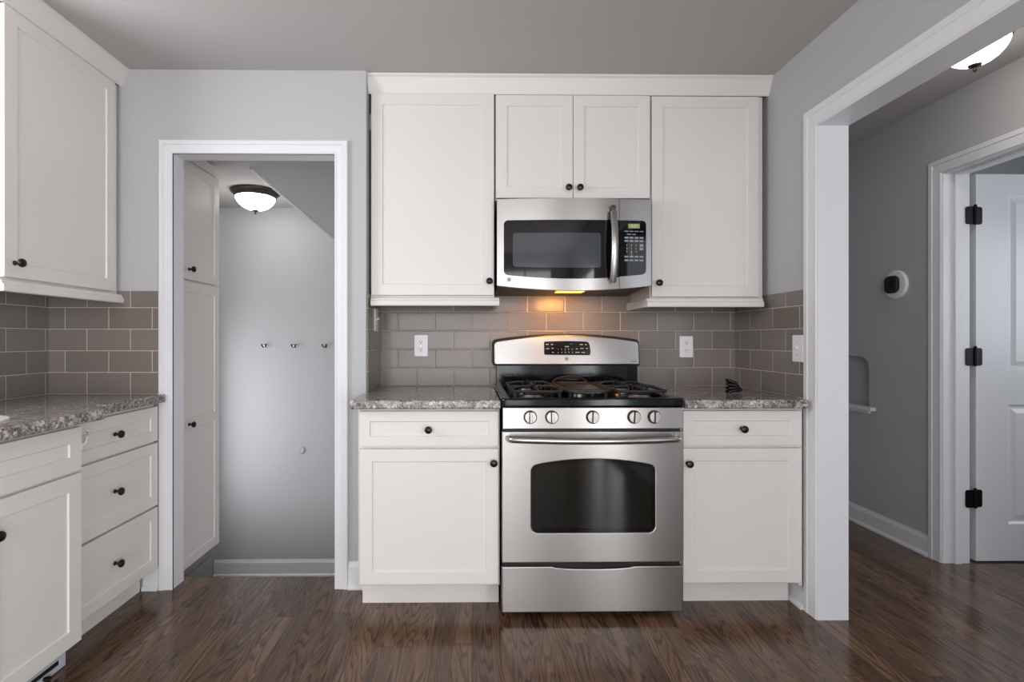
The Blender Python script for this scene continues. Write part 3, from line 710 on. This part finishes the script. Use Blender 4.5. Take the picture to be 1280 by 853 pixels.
for i, kx in enumerate((0.240, 0.329, 0.498, 0.669, 0.753)):
    for dx in (-0.034, 0.034):
        MB().box(kx + dx - 0.004, kx + dx + 0.004, 2.1255, 2.129, 0.868, 0.8715).build('burner_mark', M_SLOT, P)
# cooktop: black pan with raised rim
CX0, CX1, CY0, CY1 = 0.120, 0.884, 2.124, 2.70
mb = MB(); mb.prism(rrect(CX0, CX1, CY0, CY1, [0.02, 0.004, 0.004, 0.02], 4), 0.885, 0.922, 'xy', 0.008, [rrect(CX0 + 0.045, CX1 - 0.045, CY0 + 0.045, CY1 - 0.03, 0.03, 5)], 3)
T = mb.build('cooktop', M_BLACK, R)
MB().box(CX0 + 0.03, CX1 - 0.03, CY0 + 0.03, CY1 - 0.02, 0.8852, 0.905).build('pan_floor', M_BLACK, T)
burn = [(0.265, 2.27, 0.05), (0.265, 2.55, 0.042), (0.739, 2.27, 0.05), (0.739, 2.55, 0.042), (0.502, 2.42, 0.04)]
for bx, by, br in burn:
    o = MB().lathe([(br, 0), (br, 0.006), (br * 0.86, 0.012), (br * 0.80, 0.019), (br * 0.3, 0.019)], (bx, by, 0.9052), n=28).build('burner', M_ALU, T)
    MB().lathe([(br * 0.82, 0), (br * 0.86, 0.003), (br * 0.82, 0.008), (br * 0.5, 0.010), (0.001, 0.0105)], (bx, by, 0.9245), n=28).build('burner_cap', M_MATT, o)
def grate(x0, x1, y0, y1):
    mb = MB(); z = 0.951; r = 0.0062
    P = rrect(x0, x1, y0, y1, 0.035, 5)
    mb.tube([(x, y, z - 0.006) for x, y in P] + [(P[0][0], P[0][1], z - 0.006)], r, 8)
    ym = (y0 + y1) / 2; mb.tube([(x0, ym, z - 0.004), (x1, ym, z - 0.004)], r, 8)
    for cy in ((y0 + ym) / 2, (ym + y1) / 2):
        cx = (x0 + x1) / 2
        for ax, ay in ((x0, cy), (x1, cy), (cx, cy - (ym - y0) / 2), (cx, cy + (ym - y0) / 2)):
            ex, ey = ax + (cx - ax) * 0.72, ay + (cy - ay) * 0.72
            mb.tube([(ax, ay, z - 0.008), (ax + (ex - ax) * 0.25, ay + (ey - ay) * 0.25, z + 0.002), (ax + (ex - ax) * 0.5, ay + (ey - ay) * 0.5, z + 0.006), (ex, ey, z + 0.006), (ex, ey, z - 0.004)], r * 0.95, 8)
    for fx in (x0 + 0.01, x1 - 0.01):
        for fy in (y0 + 0.03, ym, y1 - 0.03):
            mb.tube([(fx, fy, z - 0.004), (fx, fy, 0.9055)], r * 1.05, 8)
    return mb
o = grate(0.175, 0.385, 2.175, 2.655).build('burner_grate', M_IRON, R)
o = grate(0.622, 0.832, 2.175, 2.655).build('burner_grate', M_IRON, R)
# centre griddle with arched handles
mb = MB(); mb.prism(rrect(0.398, 0.609, 2.20, 2.65, 0.05, 6), 0.938, 0.950, 'xy', 0.004, [rrect(0.410, 0.597, 2.212, 2.638, 0.042, 6)]); G = mb.build('griddle', M_IRON, R)
mb = MB(); mb.prism(rrect(0.4102, 0.5968, 2.2122, 2.6378, 0.042, 6), 0.934, 0.943, 'xy', 0.001); mb.build('griddle_plate', M_GRID, G)
mb = MB()
for hy in (2.648,):
    mb.tube([(0.503 + 0.088 * math.cos(a), hy, 0.940 + 0.036 * math.sin(a)) for a in [PI * k / 14 for k in range(15)]], 0.0055, 8, 0.9)
mb.build('griddle_handle', M_IRON, G)
for fx in (0.425, 0.58):
    for fy in (2.23, 2.62): MB().tube([(fx, fy, 0.938), (fx, fy, 0.9055)], 0.007, 8).build('griddle_foot', M_IRON, G)
# backguard
MB().box(RX0 + 0.002, RX1 - 0.014, 2.692, 2.785, 0.90, 1.045, 0.003).build('backguard_base', M_BLACK, R)
def bgx(x): return RC - 0.010 + x
def bg_poly(g):
    hw = 0.379 + g; z0, z1, r = 1.033 - g, 1.163 + g, 0.024
    P = [(hw - 0.012 + 0.012 * math.cos(a), z0 + 0.012 + 0.012 * math.sin(a)) for a in [-PI / 2 + PI / 2 * k / 4 for k in range(5)]]
    P += [(hw - r + r * math.cos(a), z1 - r + r * math.sin(a)) for a in [PI / 2 * k / 6 for k in range(6)]]
    P += [((hw - r) * s, z1 + 0.028 * (1 - s * s)) for s in [0.98 - 1.96 * k / 20 for k in range(21)]]
    P += [(-p[0], p[1]) for p in reversed([(hw - r + r * math.cos(a), z1 - r + r * math.sin(a)) for a in [PI / 2 * k / 6 for k in range(6)]])]
    P += [(-p[0], p[1]) for p in reversed([(hw - 0.012 + 0.012 * math.cos(a), z0 + 0.012 + 0.012 * math.sin(a)) for a in [-PI / 2 + PI / 2 * k / 4 for k in range(5)]])]
    return [(bgx(x), z) for x, z in P]
mb = MB(); mb.prism(bg_poly(0.004), 2.674, 2.786, 'xz', 0.004); BS = mb.build('backguard_shell', M_MATT, R)
mb = MB(); mb.prism(bg_poly(-0.001), 2.655, 2.6738, 'xz', 0.009, (), 4); B = mb.build('backguard', M_STEEL, R)
dp = [(0.376, 1.087), (0.606, 1.084), (0.611, 1.089), (0.6135, 1.105), (0.6095, 1.138), (0.602, 1.152), (0.590, 1.155), (0.49, 1.158), (0.378, 1.155), (0.373, 1.150), (0.373, 1.092)]
mb = MB(); mb.prism(dp, 2.651, 2.6545, 'xz', 0.001); DP = mb.build('display_panel', M_GLASSB, B)
for i in range(5):
    text('digit', '12345'[i], 0.009, (0.444 + i * 0.0185, 2.6508, 1.115), M_INKW, DP)
    text('digit', '67890'[i], 0.009, (0.445 + i * 0.0185, 2.6508, 1.0985), M_INKW, DP)
for kx, kz, kw in ((0.389, 1.140, 0.014), (0.414, 1.140, 0.010), (0.391, 1.118, 0.017), (0.416, 1.120, 0.010), (0.418, 1.099, 0.010), (0.490, 1.129, 0.020), (0.542, 1.117, 0.010), (0.566, 1.139, 0.016), (0.590, 1.139, 0.010), (0.568, 1.119, 0.018), (0.594, 1.119, 0.010), (0.545, 1.099, 0.022), (0.574, 1.099, 0.018)):
    MB().box(kx - kw / 2, kx + kw / 2, 2.6503, 2.6509, kz - 0.0022, kz + 0.0022).build('key_legend', M_INK, DP)
text('clock_digits', '8:35', 0.011, (0.514, 2.6508, 1.143), pbr('dim_clock', rgb(70, 84, 80), 0.4), DP)
def badge(parent, x, y, z, r, M=I4):
    o = MB(M).lathe([(r, 0), (r, 0.002), (r * 0.86, 0.003), (r * 0.8, 0.0022), (0.001, 0.0022)], (x, y, z), (0, -1, 0), 24).build('logo_badge', M_BADGE, parent)
    text('logo_letters', 'GE', r * 1.0, (x, y - 0.0026, z), M_SLOT, o, M)
    return o
badge(B, 0.488, 2.655, 1.066, 0.0095)
MB().box(0.824, 0.852, 2.6542, 2.6549, 1.0505, 1.0535).build('range_lettering', M_SLOT, B)
# the backguard face leans back a little
stack = [BS, B]; seen = set()
while stack:
    o = stack.pop(); stack += list(o.children)
    if o.data.name in seen: continue
    seen.add(o.data.name)
    for v in o.data.vertices:
        if v.co.y + 2.45 < 2.70: v.co.y += (v.co.z - 1.033) * 0.13

# ------------------------------------------------------------ over-the-range microwave
MX0, MX1, MC, HW = 0.117, 0.839, 0.478, 0.361
W = thing('microwave', (MC, 2.6, 1.40), 'stainless steel microwave mounted under the short cabinet above the range', 'microwave')
def yf(x): s = (x - MC) / HW; return 2.385 + 0.020 * s * s
def zbot(x): s = (x - MC) / HW; return 1.394 + 0.024 * s * s
def lsp(a, b, n): return [a + (b - a) * k / n for k in range(n + 1)]
MB().box(MX0 + 0.003, MX1 - 0.003, 2.432, 2.786, 1.424, 1.834, 0.003).build('body', M_MATT, W)
# sloped underside with vents and the cook lamp
mb = MB(); xs = lsp(MX0 + 0.004, MX1 - 0.004, 12)
V = []; 
for x in xs: V += [(x, yf(x) + 0.012, zbot(x) + 0.004), (x, 2.786, 1.400), (x, 2.786, 1.4238), (x, yf(x) + 0.026, 1.4238 if zbot(x) < 1.42 else zbot(x) + 0.004)]
mb.add(V, [(i * 4 + j, i * 4 + (j + 1) % 4, i * 4 + 4 + (j + 1) % 4, i * 4 + 4 + j) for i in range(12) for j in range(4)] + [(0, 1, 2, 3), (48, 49, 50, 51)])
UB = mb.build('underside', pbr('underside_grey', rgb(46, 46, 47), 0.45), W)
MB().box(0.405, 0.535, 2.44, 2.52, 1.3925, 1.3985, 0.002).build('lamp_lens', M_HOODLENS, UB)
mb = MB(); mb.columns(lsp(MX0, 0.6835, 24), lambda x: 1.820, zbot, yf, 0.040); DR = mb.build('door', M_STEEL, W)
mb = MB(); mb.columns(lsp(0.6860, MX1, 10), lambda x: 1.820, zbot, yf, 0.040); CP = mb.build('control_panel', M_STEEL, W)
def rnd_col(x, x0, x1, r0, r1):
    d = 0
    if x < x0 + r0: d = r0 - math.sqrt(max(0, r0 * r0 - (x0 + r0 - x) ** 2))
    if r1 and x > x1 - r1: d = r1 - math.sqrt(max(0, r1 * r1 - (x - x1 + r1) ** 2))
    return d
def cols(x0, x1, r0, r1):
    xs = [x0 + r0 * (1 - math.cos(PI / 2 * k / 6)) for k in range(6)] if r0 else [x0]
    xs += lsp(x0 + r0, x1 - r1, 16)[(0 if r0 else 1):]
    if r1: xs += [x1 - r1 + r1 * math.sin(PI / 2 * k / 6) for k in range(1, 7)]
    return xs
zt_b = lambda x: 1.720 + 0.0
zb_b = lambda x: 1.447 + 0.024 * ((x - MC) / HW) ** 2
mb = MB(); mb.columns(cols(0.148, 0.6835, 0.02, 0), lambda x: zt_b(x) - rnd_col(x, 0.148, 0.6835, 0.02, 0), lambda x: zb_b(x) + rnd_col(x, 0.148, 0.6835, 0.02, 0), lambda x: yf(x) - 0.0025, 0.0026)
BG = mb.build('black_glass', M_GLASSB, DR)
mb = MB(); mb.columns(cols(0.190, 0.597, 0.012, 0.012), lambda x: 1.660 - rnd_col(x, 0.190, 0.597, 0.012, 0.012), lambda x: 1.498 + 0.010 * ((x - MC) / HW) ** 2 + rnd_col(x, 0.190, 0.597, 0.012, 0.012), lambda x: yf(x) - 0.0035, 0.0012)
mb.build('window', M_SMOKE, BG)
mb = MB(); mb.columns(cols(0.6860, 0.813, 0, 0.02), lambda x: zt_b(x) - rnd_col(x, 0.6860, 0.813, 0, 0.02), lambda x: zb_b(x) + 0.003 + rnd_col(x, 0.6860, 0.813, 0, 0.02), lambda x: yf(x) - 0.0025, 0.0026)
KP = mb.build('keypad', M_GLASSB, CP)
def onk(x): return yf(x) - 0.0029
LC = MB().box(0.727, 0.780, onk(0.727) - 0.0004, onk(0.78) + 0.0008, 1.683, 1.704).build('display', M_LCD, KP)
text('display_digits', '8:07', 0.015, (0.7535, onk(0.727) - 0.0007, 1.6935), pbr('lcd_ink', rgb(215, 222, 190), 0.5), LC)
def key(x, z, wd, h=0.006, m=M_INK): MB().box(x - wd / 2, x + wd / 2, onk(x - wd / 2) - 0.0003, onk(x + wd / 2) + 0.0006, z - h / 2, z + h / 2, 0.0).build('key', m, KP)
kxs = (0.718, 0.742, 0.766, 0.790)
for z, hh in ((1.669, 0.004), (1.639, 0.008), (1.624, 0.008), (1.551, 0.008), (1.534, 0.008)):
    for x in kxs: key(x, z, 0.018, hh)
for x in (0.730, 0.754): key(x, 1.655, 0.018, 0.004)
for j in range(3):
    for i in range(3): text('key_digit', str(j * 3 + i + 1), 0.013, (0.720 + i * 0.0215, onk(0.742) - 0.0012, 1.604 - j * 0.0155), M_INKW, KP)
text('key_digit', '0', 0.013, (0.7415, onk(0.742) - 0.0012, 1.5575 + 0.0035), M_INKW, KP)
key(0.790, 1.604, 0.017, 0.012); key(0.790, 1.588, 0.017, 0.012)
badge(DR, 0.172, yf(0.172), 1.444, 0.0095)
hp = [(0.650, yf(0.65) - 0.001, 1.770)] + [(0.650, 2.388 - 0.052 * math.sin(PI * (0.12 + 0.76 * k / 16)) , 1.776 - 0.342 * k / 16) for k in range(17)] + [(0.650, yf(0.65) - 0.001, 1.440)]
MB().tube(hp, 0.0155, 14, 0.62).build('handle', M_STEELH, DR)
for lx in (0.425, 0.495):
    l = bpy.data.lights.new('cook_lamp', 'SPOT'); l.energy = 3.2; l.color = (1.0, 0.42, 0.10); l.spot_size = math.radians(150); l.spot_blend = 0.6; l.shadow_soft_size = 0.05
    o = bpy.data.objects.new('cook_lamp', l); COL.objects.link(o); o.location = (lx, 2.53, 1.380); o.rotation_euler = (math.radians(38), 0, 0)

# ------------------------------------------------------------ outlets and switches
def outlet(x, z, label, tilt=0.0):
    t = thing('wall_outlet', (x, 2.79, z), label, 'outlet', 'white double outlets on the tiled back wall')
    mb = MB(); mb.prism(rrect(x - 0.0365, x + 0.0365, z - 0.058, z + 0.058, 0.004, 3), 2.784, 2.7899, 'xz', 0.002); mb.build('cover_plate', M_PLATE, t)
    for dz in (0.0205, -0.0205):
        P = [(x + 0.0175 * math.cos(a), max(z + dz - 0.0135, min(z + dz + 0.0135, z + dz + 0.0175 * math.sin(a)))) for a in [2 * PI * k / 28 for k in range(28)]]
        mb = MB(); mb.prism(P, 2.7822, 2.7842, 'xz', 0.0005); rc = mb.build('receptacle', M_PLATE, t)
        mb = MB(); mb.box(x - 0.0075, x - 0.0050, 2.7817, 2.7825, z + dz - 0.001, z + dz + 0.008); mb.box(x + 0.0050, x + 0.0073, 2.7817, 2.7825, z + dz, z + dz + 0.007)
        mb.lathe([(0.003, 0), (0.003, 0.0006)], (x, 2.7823, z + dz - 0.0065), (0, -1, 0), 12); mb.build('slots', M_SLOT, rc)
    MB().lathe([(0.003, 0), (0.0025, 0.0012), (0.0005, 0.0014)], (x, 2.7842, z), (0, -1, 0), 12).build('screw', M_CHROME, t)
    return t
outlet(-0.2745, 1.132, 'white double outlet on the tiles left of the range')
outlet(1.163, 1.126, 'white double outlet on the tiles right of the range')
def switch(M, along, face, z, label, h=0.0585, wd=0.0365):
    base = M @ Vector((along, face, z))
    t = thing('light_switch', base, label, 'switch')
    mb = MB(M); mb.prism(rrect(along - wd, along + wd, z - h, z + h, 0.004, 3), face - 0.006, face - 0.0001, 'xz', 0.002); mb.build('cover_plate', M_PLATE, t)
    mb = MB(M); mb.tube([(along, face - 0.004, z), (along, face - 0.011, z + 0.004), (along, face - 0.018, z + 0.009)], [0.0055, 0.005, 0.004], 8); mb.build('toggle', M_PLATE, t)
    mb = MB(M)
    for dz in (0.03, -0.03): mb.lathe([(0.003, 0), (0.0025, 0.0012), (0.0005, 0.0014)], (along, face - 0.0058, z + dz), (0, -1, 0), 10)
    mb.build('screws', M_CHROME, t)
switch(RIGHTW, -2.242, 1.430, 1.126, 'white toggle switch on the tiled wall by the wide opening')
switch(LEFT, 2.62, 0.489, 1.264, 'white toggle switch under the left wall cabinet, on the alcove side wall')
# latch strike on the door jamb
t = thing('strike_plate', (-0.642, 2.47, 1.36), 'small dark latch strike on the right doorway jamb', 'latch plate')
mb = MB(); mb.box(-0.6445, -0.6421, 2.452, 2.488, 1.325, 1.385, 0.0008); mb.build('plate', M_BRONZE, t)
mb = MB(); mb.box(-0.6455, -0.6446, 2.462, 2.478, 1.340, 1.368); mb.build('latch_hole', M_MATT, t)

# black claw clip on the right counter
t = thing('claw_clip', (1.20, 2.42, 0.913), 'small black claw clip lying on the granite counter by the tiled corner', 'hair clip')
cx, cy, cz = 1.235, 2.42, 0.913
for sy in (-1, 1):
    mb = MB()
    for k in range(4):
        a = -0.62 + 0.42 * k
        y = cy + sy * 0.008
        p0 = Vector((cx + 0.020, y, cz + 0.020)); 
        p1 = Vector((cx - 0.004, y + sy * 0.012, cz + 0.031 + 0.026 * a)); p2 = Vector((cx - 0.030, y + sy * 0.004, cz + 0.032 + 0.046 * a)); p2.z = max(p2.z, cz + 0.005); p1.z = max(p1.z, cz + 0.006)
        mb.tube([p0, p1, p2], [0.011, 0.009, 0.0065], 10)
    mb.build('jaw', M_KNOB, t)
mb = MB(); mb.lathe([(0.002, -0.018), (0.010, -0.016), (0.0125, 0), (0.010, 0.016), (0.002, 0.018)], (cx + 0.022, cy, cz + 0.0155), (0, 1, 0), 16); mb.build('spring_hinge', M_MATT, t)

# ------------------------------------------------------------ flush ceiling lamps
def flush_lamp(x, y, zc, r, label, glass):
    t = thing('ceiling_lamp', (x, y, zc), label, 'ceiling lamp', 'frosted dome ceiling lamps')
    s = r / 0.155
    MB().lathe([(0.150 * s, -0.0005), (0.155 * s, -0.006), (0.153 * s, -0.014), (0.142 * s, -0.022), (0.139 * s, -0.028), (0.128 * s, -0.044), (0.124 * s, -0.046), (0.100 * s, -0.038)], (x, y, zc), n=48).build('base_ring', M_BRONZE, t)
    prof = [(0.117 * s, -0.040), (0.1235 * s, -0.046), (0.1235 * s, -0.054), (0.117 * s, -0.070), (0.106 * s, -0.086), (0.090 * s, -0.102), (0.068 * s, -0.116), (0.045 * s, -0.126), (0.026 * s, -0.131), (0.012 * s, -0.1325), (0.003, -0.133)]
    MB().lathe(prof, (x, y, zc), n=48).build('glass_dome', glass, t)
    MB().lathe([(0.004, 0.001), (0.023, 0.002), (0.021, -0.003), (0.010, -0.007), (0.006, -0.011), (0.0075, -0.020), (0.005, -0.026), (0.001, -0.027)], (x, y, zc - 0.133), n=20).build('finial', M_BRONZE, t)
    return t
flush_lamp(-1.482, 3.55, 2.182, 0.159, 'lit frosted dome lamp on the landing ceiling seen through the doorway', M_BULB)
flush_lamp(2.07, 2.10, ZC, 0.134, 'lit frosted dome lamp on the hall ceiling at upper right', M_BULBH)

# coat hooks on the landing wall
def coat_hook(x, z, label):
    t = thing('coat_hook', (x, 4.0, z), label, 'coat hook', 'coat hooks on the landing wall')
    MB().lathe([(0.015, 0), (0.015, 0.003), (0.010, 0.005)], (x, 4.0, z), (0, -1, 0), 16).build('rose', M_CHROME, t)
    mb = MB()
    for s in (-1, 1): mb.tube([(x, 3.994, z - 0.004), (x + s * 0.008, 3.980, z - 0.008), (x + s * 0.014, 3.968, z + 0.002), (x + s * 0.016, 3.962, z + 0.016)], [0.005, 0.005, 0.005, 0.006], 8)
    mb.build('prongs', M_BRONZE, t)
coat_hook(-1.592, 1.115, 'coat hook on the landing wall, nearest the tall cabinet')
coat_hook(-1.365, 1.115, 'coat hook on the landing wall, middle of the three')
coat_hook(-1.131, 1.115, 'coat hook on the landing wall, nearest the right door jamb')
t = thing('wall_bumper', (-1.32, 4.0, 0.314), 'small round wall-coloured bumper low on the landing wall below the hooks', 'door bumper')
MB().lathe([(0.030, 0), (0.030, 0.006), (0.024, 0.011), (0.014, 0.009), (0.001, 0.009)], (-1.32, 4.0, 0.314), (0, -1, 0), 24).build('disc', M_WALL, t)

# ------------------------------------------------------------ hall: security camera, niche shelf, panelled door
t = thing('wall_camera', (XH, 2.954, 1.483), 'black camera on a round white plate on the hall wall', 'security camera')
MB().lathe([(0.083, 0.0001), (0.083, 0.008), (0.076, 0.015), (0.05, 0.018), (0.02, 0.018)], (XH, 2.954, 1.483), (-1, 0, 0), 40).build('mounting_plate', M_PLATE, t)
mb = MB(RIGHTW); mb.prism(rrect(-2.954 - 0.046, -2.954 + 0.046, 1.483 - 0.050, 1.483 + 0.050, 0.030, 6), XH - 0.042, XH - 0.0185, 'xz', 0.009, (), 4); C = mb.build('camera_head', M_MATT, t)
MB(RIGHTW).lathe([(0.022, 0), (0.022, 0.0015), (0.018, 0.002), (0.001, 0.002)], (-2.954, XH - 0.0421, 1.483), (0, -1, 0), 24).build('lens', M_GLASSB, C)
t = thing('niche_shelf', (XH, 3.29, 0.73), 'small white ledge below the arched niche in the hall wall', 'shelf')
mb = MB(); mb.box(XH - 0.035, XH - 0.0005, 3.105, 3.52, 0.728, 0.751, 0.003); mb.build('board', M_TRIM, t)
MB().box(XH - 0.016, XH - 0.0005, 3.145, 3.48, 0.708, 0.7278, 0.003).build('apron_moulding', M_TRIM, t)

def panel_door(x0, x1, z0, z1, y0, th):
    mb = MB(); e = 0.002
    cols_ = [(x0 + 0.195, x0 + 0.195 + 0.155), (x0 + 0.195 + 0.155 + 0.09, x1 - 0.195 + 0.0)]
    cols_ = [(x0 + 0.17, (x0 + x1) / 2 - 0.05), ((x0 + x1) / 2 + 0.05, x1 - 0.17)]
    rows_ = [(0.200, 0.825), (1.005, 1.922)]
    xs = [x0] + [v for c in cols_ for v in c] + [x1]; zs = [z0] + [v for r in rows_ for v in r] + [z1]
    for i in range(len(xs) - 1):
        for j in range(len(zs) - 1):
            a, b, c, d = xs[i], xs[i + 1], zs[j], zs[j + 1]
            if i % 2 == 1 and j % 2 == 1:
                L_ = [(0, 0), (0.012, 0.008), (0.022, 0.008), (0.045, 0.002)]
                V = []
                for g, dy in L_: V += [(a + g, y0 + dy, c + g), (b - g, y0 + dy, c + g), (b - g, y0 + dy, d - g), (a + g, y0 + dy, d - g)]
                Fc = [(q * 4 + k, q * 4 + (k + 1) % 4, q * 4 + 4 + (k + 1) % 4, q * 4 + 4 + k) for q in range(3) for k in range(4)] + [(12, 13, 14, 15)]
                mb.add(V, Fc)
            else: mb.add([(a, y0, c), (b, y0, c), (b, y0, d), (a, y0, d)], [(0, 1, 2, 3)])
    V = [(x0, y0, z0), (x1, y0, z0), (x1, y0, z1), (x0, y0, z1), (x0, y0 + th, z0), (x1, y0 + th, z0), (x1, y0 + th, z1), (x0, y0 + th, z1)]
    mb.add(V, [(0, 1, 5, 4), (1, 2, 6, 5), (2, 3, 7, 6), (3, 0, 4, 7), (4, 5, 6, 7)])
    return mb
DX = 2.632
door = panel_door(DX, DX + 0.79, 0.008, 2.030, 2.664, 0.036).build('door_1', M_TRIM)
tag(door, 'open white panelled door with black hinges in the room beyond the hall', 'door', kind='structure')
for hz in (1.812, 1.075, 0.336):
    mb = MB()
    mb.prism(rrect(DX - 0.065, DX - 0.026, hz - 0.046, hz + 0.046, [0.001, 0.001, 0.012, 0.012], 4), 2.6515, 2.6555, 'xz', 0.0)
    mb.prism(rrect(DX - 0.004, DX + 0.030, hz - 0.046, hz + 0.046, [0.012, 0.012, 0.001, 0.001], 4), 2.6600, 2.6638, 'xz', 0.0)
    mb.tube([(DX - 0.015, 2.652, hz - 0.048), (DX - 0.015, 2.652, hz + 0.048)], 0.008, 12)
    mb.box(DX - 0.027, DX - 0.003, 2.6535, 2.6575, hz - 0.044, hz + 0.044)
    mb.lathe([(0.006, 0), (0.0075, 0.003), (0.004, 0.009)], (DX - 0.015, 2.652, hz + 0.048), n=10)
    mb.build('hinge', M_HINGE, door)
